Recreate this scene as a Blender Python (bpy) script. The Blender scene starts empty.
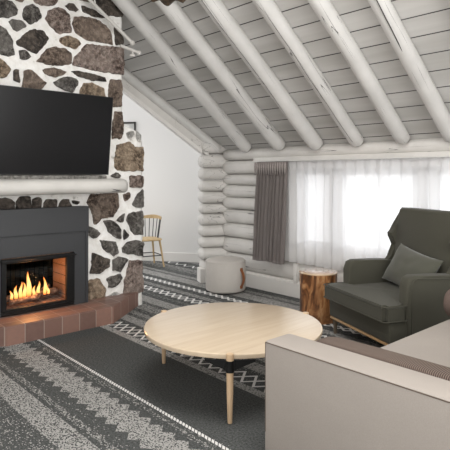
import bpy, bmesh, math, random
from mathutils import Vector, Matrix, noise
C = bpy.context.scene.collection
PI = math.pi
# ------------------------------------------------------------------ camera
cam = bpy.data.cameras.new('camera'); camo = bpy.data.objects.new('camera', cam); C.objects.link(camo)
camo.location = (0, 0, 1.5)
camo.rotation_euler = (PI/2, 0, math.atan2(575.3, 520.0))
cam.sensor_width = 36; cam.sensor_fit = 'HORIZONTAL'; cam.lens = 520/450*36
cam.shift_y = -50/450
cam.clip_start = 0.02
bpy.context.scene.camera = camo
# ------------------------------------------------------------------ world, lights, exposure
w = bpy.data.worlds.new('world'); bpy.context.scene.world = w; w.use_nodes = True
bg = w.node_tree.nodes['Background']; bg.inputs[0].default_value = (0.98, 0.985, 1, 1); bg.inputs[1].default_value = 1.6
vs = bpy.context.scene.view_settings
vs.view_transform = 'Standard'; vs.look = 'None'; vs.gamma = 1; vs.use_curve_mapping = False; vs.exposure = 0.0
def area(name, loc, target, sx, sy, power, col=(1, 1, 1)):
    l = bpy.data.lights.new(name, 'AREA'); l.shape = 'RECTANGLE'; l.size = sx; l.size_y = sy; l.energy = power; l.color = col
    o = bpy.data.objects.new(name, l); C.objects.link(o); o.location = loc
    o.rotation_euler = (Vector(target)-Vector(loc)).to_track_quat('-Z', 'Y').to_euler()
    return o
area('daylight_rear_window', (-1.8, -0.45, 1.6), (-3.2, 4.0, 1.3), 3.6, 1.6, 48, (1, 0.985, 0.96))
area('daylight_side_window', (1.25, 2.0, 1.6), (-4.0, 2.6, 1.2), 3.0, 1.6, 100, (1, 0.985, 0.96))
area('overhead_fill_added', (-1.9, 1.9, 3.5), (-2.3, 2.4, 0), 2.4, 2.0, 125, (1, 0.98, 0.95))  # added unseen light from above, brightens table, carpet and sofa tops
area('daylight_log_wall_window', (-2.6, 5.25, 1.15), (-3.0, 2.0, 0.4), 2.9, 1.0, 12, (0.96, 0.98, 1))
area('daylight_nook_window', (-8.6, 3.2, 1.5), (-7.3, 5.2, 0.8), 1.2, 1.2, 17, (1, 0.95, 0.90))

# ------------------------------------------------------------------ node helpers
def mat(name, col=(0.5, 0.5, 0.5), rough=0.6, metal=0.0, spec=0.5):
    m = bpy.data.materials.new(name); m.use_nodes = True
    p = m.node_tree.nodes['Principled BSDF']
    p.inputs['Base Color'].default_value = (*col, 1); p.inputs['Roughness'].default_value = rough
    p.inputs['Metallic'].default_value = metal; p.inputs['Specular IOR Level'].default_value = spec
    return m
class N:
    def __init__(s, m): s.t = m.node_tree; s.n = s.t.nodes; s.p = s.n.get('Principled BSDF')
    def new(s, k): return s.n.new(k)
    def lk(s, a, b): s.t.links.new(a, b)
    def co(s, scale=(1, 1, 1), rot=(0, 0, 0), kind='Object'):
        tc = s.new('ShaderNodeTexCoord'); mp = s.new('ShaderNodeMapping')
        mp.inputs['Scale'].default_value = scale; mp.inputs['Rotation'].default_value = rot
        s.lk(tc.outputs[kind], mp.inputs[0]); return mp.outputs[0]
    def noise(s, vec, scale=5, detail=4, rough=0.55, dist=0.0):
        t = s.new('ShaderNodeTexNoise'); t.inputs['Scale'].default_value = scale; t.inputs['Detail'].default_value = detail
        t.inputs['Roughness'].default_value = rough; t.inputs['Distortion'].default_value = dist
        s.lk(vec, t.inputs['Vector']); return t.outputs['Fac']
    def ramp(s, fac, stops, interp='LINEAR'):
        r = s.new('ShaderNodeValToRGB'); r.color_ramp.interpolation = interp
        e = r.color_ramp.elements
        while len(e) > 1: e.remove(e[-1])
        e[0].position = stops[0][0]; e[0].color = (*stops[0][1], 1)
        for pz, c in stops[1:]:
            x = e.new(pz); x.color = (*c, 1)
        s.lk(fac, r.inputs[0]); return r.outputs[0]
    def val(s, fac, lo, hi, a=0.0, b=1.0):
        m = s.new('ShaderNodeMapRange'); m.inputs[1].default_value = lo; m.inputs[2].default_value = hi
        m.inputs[3].default_value = a; m.inputs[4].default_value = b; s.lk(fac, m.inputs[0]); return m.outputs[0]
    def math(s, op, a, b=None, c=None):
        m = s.new('ShaderNodeMath'); m.operation = op
        for i, v in enumerate((a, b, c)):
            if v is None: continue
            if isinstance(v, (int, float)): m.inputs[i].default_value = v
            else: s.lk(v, m.inputs[i])
        return m.outputs[0]
    def mix(s, fac, a, b, mode='MIX'):
        m = s.new('ShaderNodeMix'); m.data_type = 'RGBA'; m.blend_type = mode
        if isinstance(fac, (int, float)): m.inputs[0].default_value = fac
        else: s.lk(fac, m.inputs[0])
        for i, v in ((6, a), (7, b)):
            if isinstance(v, tuple): m.inputs[i].default_value = (*v, 1)
            else: s.lk(v, m.inputs[i])
        return m.outputs[2]
    def bump(s, h, strength=0.3, dist=0.01):
        b = s.new('ShaderNodeBump'); b.inputs['Strength'].default_value = strength; b.inputs['Distance'].default_value = dist
        s.lk(h, b.inputs['Height']); s.lk(b.outputs[0], s.p.inputs['Normal'])
    def base(s, c): s.lk(c, s.p.inputs['Base Color'])
def painted_log(name, col, axis, crack=0.5, tilt=0.0):
    # painted timber with fine dark drying checks that run along the log
    m = mat(name, col, 0.55); n = N(m)
    sc = {'x': (0.35, 9, 9), 'y': (9, 0.35, 9), 'z': (9, 9, 0.35)}[axis]
    v = n.co((1, 1, 1), (tilt, 0, 0)); m2_ = n.new('ShaderNodeMapping'); m2_.inputs['Scale'].default_value = sc; n.lk(v, m2_.inputs[0]); v = m2_.outputs[0]
    f = n.noise(v, 1.3, 2, 0.4)
    line = n.math('ABSOLUTE', n.math('SUBTRACT', f, 0.5))
    v2 = n.co(tuple(a*0.8 for a in (1, 1, 1)))
    patch = n.noise(v2, 2.2, 2)
    thr = n.val(patch, 0.5, 0.62, 0.0, 0.011*crack)
    isl = n.math('LESS_THAN', line, thr)
    big = n.noise(n.co((1, 1, 1)), 3.0, 5)
    c1 = n.mix(n.val(big, 0.35, 0.7), tuple(a*0.86 for a in col), col)
    n.base(n.mix(isl, c1, tuple(a*0.22 for a in col)))
    n.bump(n.math('ADD', n.noise(v, 4, 4), n.math('MULTIPLY', isl, -1.5)), 0.35, 0.006)
    return m
def fabric(name, col, scale=260, var=0.12, rough=0.9, bump=0.25, big=6):
    m = mat(name, col, rough, 0, 0.2); n = N(m); v = n.co()
    a = n.noise(v, scale, 2); b = n.noise(v, big, 4)
    c = n.mix(n.val(a, 0.3, 0.7), tuple(x*(1-var) for x in col), tuple(min(1, x*(1+var)) for x in col))
    c = n.mix(n.val(b, 0.3, 0.75, 0, 0.35), c, tuple(x*0.82 for x in col))
    n.base(c); n.bump(a, bump, 0.002)
    return m
def wood(name, col, dark, axis='x', scale=3.0, rough=0.45):
    m = mat(name, col, rough); n = N(m)
    sc = {'x': (0.7, 9, 9), 'y': (9, 0.7, 9), 'z': (9, 9, 0.7)}[axis]
    f = n.noise(n.co(sc), scale, 5, 0.6, 0.6)
    n.base(n.ramp(f, [(0.25, dark), (0.55, col), (0.85, tuple(min(1, a*1.08) for a in col))]))
    n.bump(f, 0.08, 0.002)
    return m

# ------------------------------------------------------------------ mesh helpers
def obj(name, bm, m, parent=None, smooth=None, mods=()):
    me = bpy.data.meshes.new(name)
    bmesh.ops.recalc_face_normals(bm, faces=bm.faces)
    bm.to_mesh(me); bm.free()
    for x in (m if isinstance(m, (list, tuple)) else [m]): me.materials.append(x)
    o = bpy.data.objects.new(name, me); C.objects.link(o)
    if smooth is not None:
        for p in me.polygons: p.use_smooth = True
        if smooth < 180:
            me.set_sharp_from_angle(angle=math.radians(smooth))
    if parent: o.parent = parent
    return o
def tag(o, label=None, cat=None, group=None, kind=None):
    if label: o['label'] = label
    if cat: o['category'] = cat
    if group: o['group'] = group
    if kind: o['kind'] = kind
    return o
def struct(o, label=None, cat=None): return tag(o, label, cat, None, 'structure')
def thing(name, loc, label, cat, group=None, rz=0):
    o = bpy.data.objects.new(name, None); C.objects.link(o); o.location = loc; o.rotation_euler = (0, 0, rz)
    o.empty_display_size = 0.1
    return tag(o, label, cat, group)
def box(bm, x0, x1, y0, y1, z0, z1, bev=0.0, seg=2, mi=0, M=None):
    vs_ = [bm.verts.new((x, y, z)) for z in (z0, z1) for y in (y0, y1) for x in (x0, x1)]
    idx = [(0, 2, 3, 1), (4, 5, 7, 6), (0, 1, 5, 4), (2, 6, 7, 3), (0, 4, 6, 2), (1, 3, 7, 5)]
    fs = [bm.faces.new([vs_[i] for i in q]) for q in idx]
    for f in fs: f.material_index = mi
    vv = vs_
    if bev > 0:
        es = list({e for f in fs for e in f.edges})
        r = bmesh.ops.bevel(bm, geom=es, offset=bev, segments=seg, affect='EDGES', profile=0.5)
        vv = list({v for f in r['faces'] for v in f.verts} | {v for v in vs_ if v.is_valid})
        for f in {f for v in vv for f in v.link_faces}: f.material_index = mi
    if M is not None:
        for v in vv: v.co = M @ v.co
    return vv
def tube(bm, pts, rad, seg=16, caps=True, mi=0, closed=False):
    # tube through points, radius constant or one per point
    n = len(pts); pts = [Vector(p) for p in pts]
    if not isinstance(rad, (list, tuple)): rad = [rad]*n
    rings = []; up = None
    for i, p in enumerate(pts):
        if closed: d = (pts[(i+1) % n]-pts[i-1]).normalized()
        else: d = (pts[min(i+1, n-1)]-pts[max(i-1, 0)]).normalized()
        if up is None:
            up = Vector((0, 0, 1)) if abs(d.z) < 0.9 else Vector((1, 0, 0))
        a = d.cross(up).normalized(); b = a.cross(d).normalized(); up = b
        rings.append([bm.verts.new(p+(a*math.cos(2*PI*k/seg)+b*math.sin(2*PI*k/seg))*rad[i]) for k in range(seg)])
    m = n if closed else n-1
    for i in range(m):
        A, B = rings[i], rings[(i+1) % n]
        for k in range(seg):
            f = bm.faces.new((A[k], A[(k+1) % seg], B[(k+1) % seg], B[k])); f.material_index = mi
    if caps and not closed:
        for r in (rings[0][::-1], rings[-1]):
            f = bm.faces.new(r); f.material_index = mi
    return rings
def lathe(bm, prof, seg=48, c=(0, 0, 0), mi=0):
    rings = []
    for r, z in prof:
        if r < 1e-5: rings.append([bm.verts.new((c[0], c[1], c[2]+z))])
        else: rings.append([bm.verts.new((c[0]+r*math.cos(2*PI*k/seg), c[1]+r*math.sin(2*PI*k/seg), c[2]+z)) for k in range(seg)])
    for A, B in zip(rings, rings[1:]):
        for k in range(seg):
            k2 = (k+1) % seg
            if len(A) == 1 and len(B) > 1: f = bm.faces.new((A[0], B[k], B[k2]))
            elif len(B) == 1 and len(A) > 1: f = bm.faces.new((A[k], A[k2], B[0]))
            elif len(A) > 1: f = bm.faces.new((A[k], A[k2], B[k2], B[k]))
            else: continue
            f.material_index = mi
    return rings
def prism(bm, pts, z0, z1, mi=0):
    a = [bm.verts.new((x, y, z0)) for x, y in pts]; b = [bm.verts.new((x, y, z1)) for x, y in pts]
    fs = [bm.faces.new(a[::-1]), bm.faces.new(b)]
    n = len(pts)
    for i in range(n): fs.append(bm.faces.new((a[i], a[(i+1) % n], b[(i+1) % n], b[i])))
    for f in fs: f.material_index = mi
    return a+b
def slab(bm, outline, M, t, bev=0.0, mi=0, seg=3):
    # 2D outline (u,v) extruded by t along local w, placed by M
    a = [bm.verts.new(M @ Vector((u, v, 0))) for u, v in outline]; b = [bm.verts.new(M @ Vector((u, v, t))) for u, v in outline]
    n = len(outline); fs = [bm.faces.new(a[::-1]), bm.faces.new(b)]
    for i in range(n): fs.append(bm.faces.new((a[i], a[(i+1) % n], b[(i+1) % n], b[i])))
    for f in fs: f.material_index = mi
    if bev > 0:
        es = list(fs[0].edges)+list(fs[1].edges)
        bmesh.ops.bevel(bm, geom=es, offset=bev, segments=seg, affect='EDGES', profile=0.5)
def log(bm, p0, p1, r, seed, segs=26, seg=20, flat=1.0, dome=0.02, wob=0.012, taper=0.0, mi=0, sq=2.0):
    # irregular round log, slightly domed at the ends
    p0 = Vector(p0); p1 = Vector(p1); d = p1-p0; L = d.length; d.normalize()
    up = Vector((0, 0, 1)) if abs(d.z) < 0.9 else Vector((1, 0, 0))
    a = d.cross(up).normalized(); b = a.cross(d).normalized()
    rings = []
    st = [(-dome, 0.0), (-dome*0.75, 0.55), (-dome*0.3, 0.86), (0.0, 0.97)]
    ts = [(x, s) for x, s in st]+[(L*i/segs, 1.0) for i in range(1, segs)]+[(L-x, s) for x, s in reversed(st)]
    for x, s in ts:
        c = p0+d*x+Vector((0, 0, 1))*wob*0.8*(noise.noise(Vector((x*0.9, seed*3.1, 0))))+a*wob*noise.noise(Vector((x*0.8, seed*5.7, 3)))
        rr = r*(1-taper*x/L)
        if s == 0.0: rings.append([bm.verts.new(c)]); continue
        ring = []
        for k in range(seg):
            an = 2*PI*k/seg
            q = rr*s*(1+0.06*noise.noise(Vector((x*1.6, math.cos(an)*1.1+seed*9.3, math.sin(an)*1.1))))
            q /= (abs(math.cos(an))**sq+abs(math.sin(an))**sq)**(1/sq)
            ring.append(bm.verts.new(c+a*math.cos(an)*q*flat+b*math.sin(an)*q))
        rings.append(ring)
    for A, B in zip(rings, rings[1:]):
        for k in range(seg):
            k2 = (k+1) % seg
            if len(A) == 1: f = bm.faces.new((A[0], B[k2], B[k]))
            elif len(B) == 1: f = bm.faces.new((A[k], A[k2], B[0]))
            else: f = bm.faces.new((A[k], A[k2], B[k2], B[k]))
            f.material_index = mi
def pad(bm, cx, cy, cz, sx, sy, sz, M=None, e=0.35, nu=32, nv=20, mi=0, puff=0.0):
    # superellipsoid cushion
    def sp(v, p): return math.copysign(abs(v)**p, v)
    rings = []
    for j in range(nv+1):
        ph = -PI/2+PI*j/nv; ring = []
        for i in range(nu):
            th = 2*PI*i/nu
            x = sp(math.cos(ph), e)*sp(math.cos(th), e); y = sp(math.cos(ph), e)*sp(math.sin(th), e); z = sp(math.sin(ph), e)
            if puff:
                z *= 1+puff*(1-min(1, x*x))*(1-min(1, y*y))
            p = Vector((cx+x*sx, cy+y*sy, cz+z*sz))
            ring.append(p)
        rings.append(ring)
    vr = []
    for j, ring in enumerate(rings):
        if j in (0, nv):
            p = sum(ring, Vector())/nu; vr.append([bm.verts.new(M @ p if M else p)])
        else: vr.append([bm.verts.new(M @ p if M else p) for p in ring])
    for A, B in zip(vr, vr[1:]):
        for k in range(nu):
            k2 = (k+1) % nu
            if len(A) == 1: f = bm.faces.new((A[0], B[k], B[k2]))
            elif len(B) == 1: f = bm.faces.new((A[k], A[k2], B[0]))
            else: f = bm.faces.new((A[k], A[k2], B[k2], B[k]))
            f.material_index = mi

# ------------------------------------------------------------------ materials
M_log = painted_log('painted_log_wall', (0.65, 0.63, 0.60), 'x')
M_logy = painted_log('painted_log_corner', (0.65, 0.63, 0.60), 'y')
M_raf = painted_log('painted_rafter', (0.645, 0.635, 0.615), 'y', 0.45, math.atan(.815))
M_trim = mat('white_trim_paint', (0.70, 0.68, 0.65), 0.5)
M_dry = mat('nook_wall_paint', (0.70, 0.69, 0.67), 0.8)
M_wall = mat('plain_wall_paint', (0.66, 0.64, 0.6), 0.8)
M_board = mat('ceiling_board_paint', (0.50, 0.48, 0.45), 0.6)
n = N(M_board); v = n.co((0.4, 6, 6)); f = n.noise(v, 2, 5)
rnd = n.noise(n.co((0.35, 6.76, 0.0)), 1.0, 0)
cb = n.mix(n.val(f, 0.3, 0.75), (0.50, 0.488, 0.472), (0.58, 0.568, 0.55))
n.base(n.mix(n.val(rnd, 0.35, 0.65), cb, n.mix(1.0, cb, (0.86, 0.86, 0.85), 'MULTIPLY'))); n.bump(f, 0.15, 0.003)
M_gap = mat('dark_gap', (0.05, 0.047, 0.045), 0.9)  # dark colour stands in for shade in board gaps and rafter cracks

# carpet: bands run along x; each band is a strip of the floor with its own pile mix -------
BANDS = [(-2, .2), (-.4, .4), (-.1, .1), (.15, .4), (.42, .1), (.6, .14), (.72, .12), (.8, .14), (.92, .12), (1.0, .12), (1.1, .12), (1.17, .12), (1.235, .62), (1.40, .04), (1.43, .32), (1.475, .04),
         (1.55, 't'), (1.83, .1), (1.85, .3), (1.87, .08), (1.90, 'r'), (1.93, .02), (1.95, 0), (2.53, .78), (2.605, 'l'), (2.79, .08), (2.835, .78), (2.97, .12), (3.03, .55), (3.11, .15),
         (3.20, .5), (3.36, .2), (3.43, .78), (3.60, .08), (3.68, .2), (3.74, .05), (3.79, 'x'), (3.96, .05), (4.0, .55), (4.10, .06), (4.2, 'y'), (4.32, .06), (4.42, .75), (4.62, .2), (4.68, .6),
         (4.76, .1), (4.92, .3), (5.05, .5), (5.15, .08), (5.2, 'z'), (5.4, .08), (5.5, .5), (5.8, .1), (6.1, .6), (6.4, .1), (9, 0)]
def carpet(name, kind):
    m = mat(name, (0.1, 0.1, 0.1), 0.95, 0, 0.1); n = N(m)
    tc = n.new('ShaderNodeTexCoord'); sx = n.new('ShaderNodeSeparateXYZ'); n.lk(tc.outputs['Object'], sx.inputs[0])
    X, Y = sx.outputs[0], sx.outputs[1]
    ring = lambda p, ph=0.0: n.math('PINGPONG', n.math('ADD', X, ph+20.0), p/2)
    near = lambda c, hw: n.math('LESS_THAN', n.math('ABSOLUTE', n.math('SUBTRACT', Y, c)), hw)
    at = n.new('ShaderNodeAttribute'); at.attribute_name = 'pile'; dens = at.outputs['Fac']; line = None
    if kind == 't':
        hw = n.math('ADD', n.math('MULTIPLY', ring(0.125), 0.85), 0.072)
        dens = n.math('MULTIPLY', n.math('LESS_THAN', n.math('ABSOLUTE', n.math('SUBTRACT', Y, 1.69)), hw), 0.68)
    if kind == 'r':
        line = n.math('MULTIPLY', near(1.914, 0.012), n.math('GREATER_THAN', n.math('PINGPONG', n.math('ADD', n.math('ADD', X, 20), n.math('MULTIPLY', Y, 1.0)), 0.015), 0.004))
    def zig(c, amp, p, th, ph=0.0):
        tt = n.math('MULTIPLY', n.math('SUBTRACT', n.math('MULTIPLY', ring(p, ph), 2.0/p), 0.5), 2*amp)
        return near(n.math('ADD', tt, c), th)
    if kind == 'l': line = n.math('MAXIMUM', zig(2.697, .078, .24, .016), zig(2.697, .078, .24, .016, .12))
    if kind == 'x': line = n.math('MAXIMUM', zig(3.875, .07, .26, .021), zig(3.875, .07, .26, .021, .13))
    if kind == 'y': line = n.math('MAXIMUM', zig(4.26, .045, .22, .017), zig(4.26, .045, .22, .017, .11))
    if kind == 'z': line = zig(5.3, .06, .22, .018)
    vo = n.new('ShaderNodeTexVoronoi'); mp = n.new('ShaderNodeMapping'); mp.inputs['Scale'].default_value = (105, 165, 1)
    n.lk(tc.outputs['Object'], mp.inputs[0]); n.lk(mp.outputs[0], vo.inputs['Vector']); vo.inputs['Scale'].default_value = 1.0
    sp = n.new('ShaderNodeSeparateXYZ'); n.lk(vo.outputs['Color'], sp.inputs[0])
    on = n.math('LESS_THAN', sp.outputs[0], dens)
    fine = n.noise(tc.outputs['Object'], 75, 6, .85)
    big = n.noise(tc.outputs['Object'], 3, 3)
    dark = n.mix(n.val(fine, 0.38, 0.62), (0.022, 0.025, 0.025), (0.125, 0.128, 0.125))
    dark = n.mix(n.val(big, .35, .7, 0, .3), dark, (0.065, 0.067, 0.066))
    lightc = n.mix(n.val(fine, 0.3, 0.7), (0.23, 0.226, 0.217), (0.44, 0.43, 0.41))
    c = n.mix(on, dark, lightc)
    if line is not None: c = n.mix(n.math('MULTIPLY', line, 0.95), c, (0.72, 0.71, 0.69))
    n.base(c); n.bump(fine, 0.6, 0.006)
    return m
CM = {k: carpet('patterned_carpet_'+nm, k) for k, nm in (('', 'plain'), ('t', 'toothed'), ('r', 'rope'), ('l', 'lattice'), ('x', 'crosses'), ('y', 'small_crosses'), ('z', 'zigzag'))}
CK = list(CM)

M_mortar = mat('white_mortar', (0.90, 0.885, 0.86), 0.85)
n = N(M_mortar); v = n.co(); a = n.noise(v, 14, 6, .6); b = n.noise(v, 5, 3)
n.base(n.ramp(a, [(0.26, (0.45, 0.43, 0.40)), (0.36, (0.80, 0.78, 0.74)), (0.6, (0.91, 0.90, 0.875))])); n.bump(n.math('ADD', a, b), 0.7, 0.02)
def stone(name, c1, c2, c3):
    m = mat(name, c1, 0.8); n = N(m); v = n.co()
    a = n.noise(v, 8, 9, .8, 1.8); b = n.noise(v, 26, 6, .8); c = n.noise(v, 5.0, 3)
    col = n.ramp(a, [(0.40, c3), (0.48, c1), (0.57, c2)])
    col = n.mix(n.val(b, 0.44, 0.56), n.mix(1.0, col, (0.38, 0.37, 0.36), 'MULTIPLY'), col)
    n.base(n.mix(n.val(c, .45, .6, 0, .35), col, tuple(min(1, q*1.15) for q in c2))); n.bump(n.math('ADD', a, n.math('MULTIPLY', b, .8)), 1.0, 0.05)
    return m
ST = {'g': stone('grey_stone', (0.163, 0.146, 0.130), (0.351, 0.332, 0.305), (0.046, 0.042, 0.039)),
      'd': stone('dark_stone', (0.098, 0.081, 0.069), (0.221, 0.182, 0.150), (0.026, 0.022, 0.019)),
      'b': stone('brown_stone', (0.234, 0.169, 0.130), (0.429, 0.338, 0.273), (0.065, 0.046, 0.039)),
      't': stone('tan_stone', (0.403, 0.293, 0.202), (0.611, 0.481, 0.351), (0.117, 0.078, 0.052)),
      'p': stone('pink_stone', (0.364, 0.273, 0.234), (0.572, 0.468, 0.410), (0.117, 0.072, 0.058)),
      'l': stone('pale_stone', (0.546, 0.533, 0.507), (0.806, 0.793, 0.754), (0.325, 0.312, 0.286))}
STK = list(ST)

# ================================================================== SETTING
bm = bmesh.new(); lay = bm.faces.layers.float.new('pile')
for (y0, k), (y1, _) in zip(BANDS, BANDS[1:]):
    f = bm.faces.new([bm.verts.new(p) for p in ((-12, y0, 0), (2, y0, 0), (2, y1, 0), (-12, y1, 0))])
    f[lay] = .03 if isinstance(k, str) else k; f.material_index = CK.index(k) if isinstance(k, str) else 0
bmesh.ops.remove_doubles(bm, verts=bm.verts, dist=1e-5)
box(bm, -12, 2, -2, 9, -.06, -.01)
fo = obj('floor', bm, list(CM.values()))
struct(fo, 'dark grey carpet with light zigzag and lattice stripes', 'carpet')

GX = lambda y: -5.472+0.43*(y-4.889)        # x of the skewed gable plane at depth y
CZ = lambda y: 1.88+0.815*(4.94-y)          # height of the ceiling boards
YR = 2.17                                    # ridge
# ceiling boards
bm = bmesh.new()
th = 0.022
def board(y0, y1, mi=0, dz=0.0, t=th):
    x = [GX(y0)-.03, GX(y1)-.03]
    def z(y): return (CZ(y) if y >= YR else CZ(2*YR-y))+dz
    vs_ = []
    for dzz in (0, t):
        vs_ += [bm.verts.new((x[0], y0, z(y0)+dzz)), bm.verts.new((1.5, y0, z(y0)+dzz)), bm.verts.new((1.5, y1, z(y1)+dzz)), bm.verts.new((x[1], y1, z(y1)+dzz))]
    a, b = vs_[:4], vs_[4:]
    for q in (a[::-1], b, (a[0], a[1], b[1], b[0]), (a[2], a[3], b[3], b[2]), (a[1], a[2], b[2], b[1]), (a[3], a[0], b[0], b[3])):
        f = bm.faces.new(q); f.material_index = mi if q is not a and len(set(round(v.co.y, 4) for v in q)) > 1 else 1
y = 3.72+.1475*9
while y > YR:
    board(max(y-.1475+.0075, YR), y, 0); y -= .1475
y = YR
while y > -0.6: board(y-.1435, y, 0); y -= .1475
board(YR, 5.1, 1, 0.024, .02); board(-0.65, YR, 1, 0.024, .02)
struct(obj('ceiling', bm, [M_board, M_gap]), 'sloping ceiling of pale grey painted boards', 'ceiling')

# log wall with the window ------------------------------------------------
WY = 5.02                                    # axis plane of the logs
bm = bmesh.new()
seams = [.19, .42, .63, .825, 1.02, 1.19, 1.36, 1.51, 1.70]
XL = -5.47
for i in range(len(seams)-1):
    z0, z1 = seams[i], seams[i+1]; r = (z1-z0)/2
    x1 = 1.5 if z1 < 0.45 else -4.17
    log(bm, (XL-.02, WY-.005*(i % 3), (z0+z1)/2), (x1, WY, (z0+z1)/2), r*1.0, i+1, segs=int(16+6*(x1-XL)), flat=min(1.35, .105/r), wob=.01, dome=.03, sq=2.7)
log(bm, (-4.17, WY, .5), (1.5, WY, .5), .10, 40, segs=40, flat=1.0)
for i in range(3, 7):       # logs right of the window run, out of frame
    z0, z1 = seams[i], seams[i+1]; log(bm, (-.2, WY, (z0+z1)/2), (1.5, WY, (z0+z1)/2), (z1-z0)/2, i+31, segs=12, flat=1.2)
box(bm, XL-.1, -4.17, WY+.02, WY+.13, 0, 1.9); box(bm, -4.17, 1.5, WY+.02, WY+.13, 0, .56); box(bm, -.2, 1.5, WY+.02, WY+.13, .56, 1.9)
box(bm, -4.17, 1.5, WY+.02, WY+.13, 1.60, 2.1); box(bm, XL-.1, -4.17, WY+.02, WY+.13, 1.9, 2.1)
wl = obj('wall_back', bm, M_log, smooth=50)
struct(wl, 'wall of stacked white painted logs around the window', 'wall')
# header board and plate log under the rafters
bm = bmesh.new()
box(bm, -4.86, 1.5, 4.895, 5.0, 1.675, 1.728, .006)
struct(obj('trim_1', bm, M_log), 'long white header board above the curtains', 'trim')
bm = bmesh.new()
log(bm, (XL+.03, 4.965, 1.785), (1.5, 4.965, 1.785), .078, 77, segs=50, flat=1.1, wob=.008)
struct(obj('trim_2', bm, M_log, smooth=60), 'horizontal plate log carrying the rafter ends', 'trim')
bm = bmesh.new()
box(bm, XL+.02, 1.5, 4.895, 4.95, 0, .185, .006)
box(bm, XL+.02, 1.5, 4.93, 4.98, .185, .20)
struct(obj('baseboard_back', bm, M_trim), 'white baseboard along the log wall', 'baseboard')
bm = bmesh.new(); box(bm, -4.16, -4.115, 4.885, 4.935, .185, .42, .004)
struct(obj('trim_3', bm, M_trim), 'short upright white batten below the window corner', 'trim')

# projecting corner of crossed logs along the gable line -------------------
gd = Vector((.43, 1, 0)).normalized(); gn = Vector((-gd.y, gd.x, 0))
cor = Vector((-5.472, 4.889, 0)); end = Vector((-5.588, 4.619, 0))
bm = bmesh.new()
ss = [.13, .30, .475, .63, .79, .955, 1.10, 1.27, 1.43, 1.60, 1.80, 1.97]
for i in range(len(ss)-1):
    z0, z1 = ss[i], ss[i+1]; r = (z1-z0)/2; k = gn*.125+Vector((0, 0, (z0+z1)/2))
    log(bm, end+k+gd*(.03 if i else .05), cor+gd*.25+k, r*1.0, i+50, segs=12, flat=min(1.5, .122/r), dome=.05, wob=.008, sq=2.6)
for v in bm.verts:
    if v.co.z > CZ(v.co.y)-.01: v.co.z = CZ(v.co.y)-.01
struct(obj('wall_corner', bm, M_logy, smooth=50), 'stacked white log ends standing out from the corner', 'wall')
bm = bmesh.new()
Mx = Matrix.Translation(end) @ Matrix(((gd.x, gn.x, 0, 0), (gd.y, gn.y, 0, 0), (0, 0, 1, 0), (0, 0, 0, 1)))
box(bm, -.03, .30, -.02, .15, 0, .195, .005, M=Mx)
struct(obj('baseboard_corner', bm, M_trim), 'white boxed plinth under the stacked log ends', 'baseboard')
# raking log and boards over the opening -----------------------------------
def gp(y, dz=0.0, off=0.0): return Vector((GX(y), y, CZ(y)+dz))+gn*off
bm = bmesh.new()
log(bm, gp(4.86, -.085, .05), gp(2.6, -.085, .05), .068, 91, segs=30, wob=.01)
raf_end = obj('trim_4', bm, M_raf, smooth=60); struct(raf_end, 'raking white log along the edge of the sloping ceiling', 'trim')
bm = bmesh.new()
def rake(y0, y1, d0, d1, o0, o1):
    a = [gp(y0, d0, o0), gp(y0, d1, o0), gp(y0, d1, o1), gp(y0, d0, o1)]; b = [gp(y1, d0, o0), gp(y1, d1, o0), gp(y1, d1, o1), gp(y1, d0, o1)]
    A = [bm.verts.new(p) for p in a]; B = [bm.verts.new(p) for p in b]
    bm.faces.new(A); bm.faces.new(B[::-1])
    for i in range(4): bm.faces.new((A[i], B[i], B[(i+1) % 4], A[(i+1) % 4]))
rake(4.72, 2.6, -.30, -.10, .04, .12)
struct(obj('trim_5', bm, M_log), 'flat raking board under the gable log', 'trim')
bm = bmesh.new(); rake(4.62, 2.6, -.335, -.285, -.0, .14)
struct(obj('trim_6', bm, M_trim), 'narrow white raking casing over the nook opening', 'trim')

# nook beyond ----------------------------------------------------------------
nd = Vector((.558, .40, 0)).normalized(); nn = Vector((nd.y, -nd.x, 0))    # nn points back to the camera
NP = Vector((-7.489, 5.241, 0))
MN = Matrix.Translation(NP) @ Matrix(((nd.x, nn.x, 0, 0), (nd.y, nn.y, 0, 0), (0, 0, 1, 0), (0, 0, 0, 1)))
bm = bmesh.new(); box(bm, -3.2, 1.9, -.12, 0, 0, 3.7, M=MN)
struct(obj('wall_nook', bm, M_dry), 'plain white wall of the nook behind the fireplace', 'wall')
bm = bmesh.new(); box(bm, -3.2, 1.9, 0, .018, 0, .155, .004, M=MN)
struct(obj('baseboard_nook', bm, M_trim), 'white baseboard of the nook wall', 'baseboard')
# fireplace wall and closing walls --------------------------------------------
bm = bmesh.new(); box(bm, -5.9, -5.72, -.6, 3.0, 0, 4.2)
struct(obj('wall_left', bm, M_wall), 'plain wall behind the stone chimney', 'wall')
bm = bmesh.new()
box(bm, -5.9, -3.8, -.72, -.6, 0, 2.0); box(bm, -3.8, .2, -.72, -.6, 0, .75); box(bm, .2, 1.6, -.72, -.6, 0, 2.0)
struct(obj('wall_front', bm, M_wall), 'wall behind the camera with a wide window opening', 'wall')
bm = bmesh.new()
box(bm, 1.5, 1.62, -.7, .3, 0, 4.3); box(bm, 1.5, 1.62, .3, 3.7, 0, .75); box(bm, 1.5, 1.62, 3.7, 5.15, 0, 3.0); box(bm, 1.5, 1.62, .3, 3.7, 2.5, 4.3)
struct(obj('wall_right', bm, M_wall), 'wall at the right with a wide window opening', 'wall')

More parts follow.
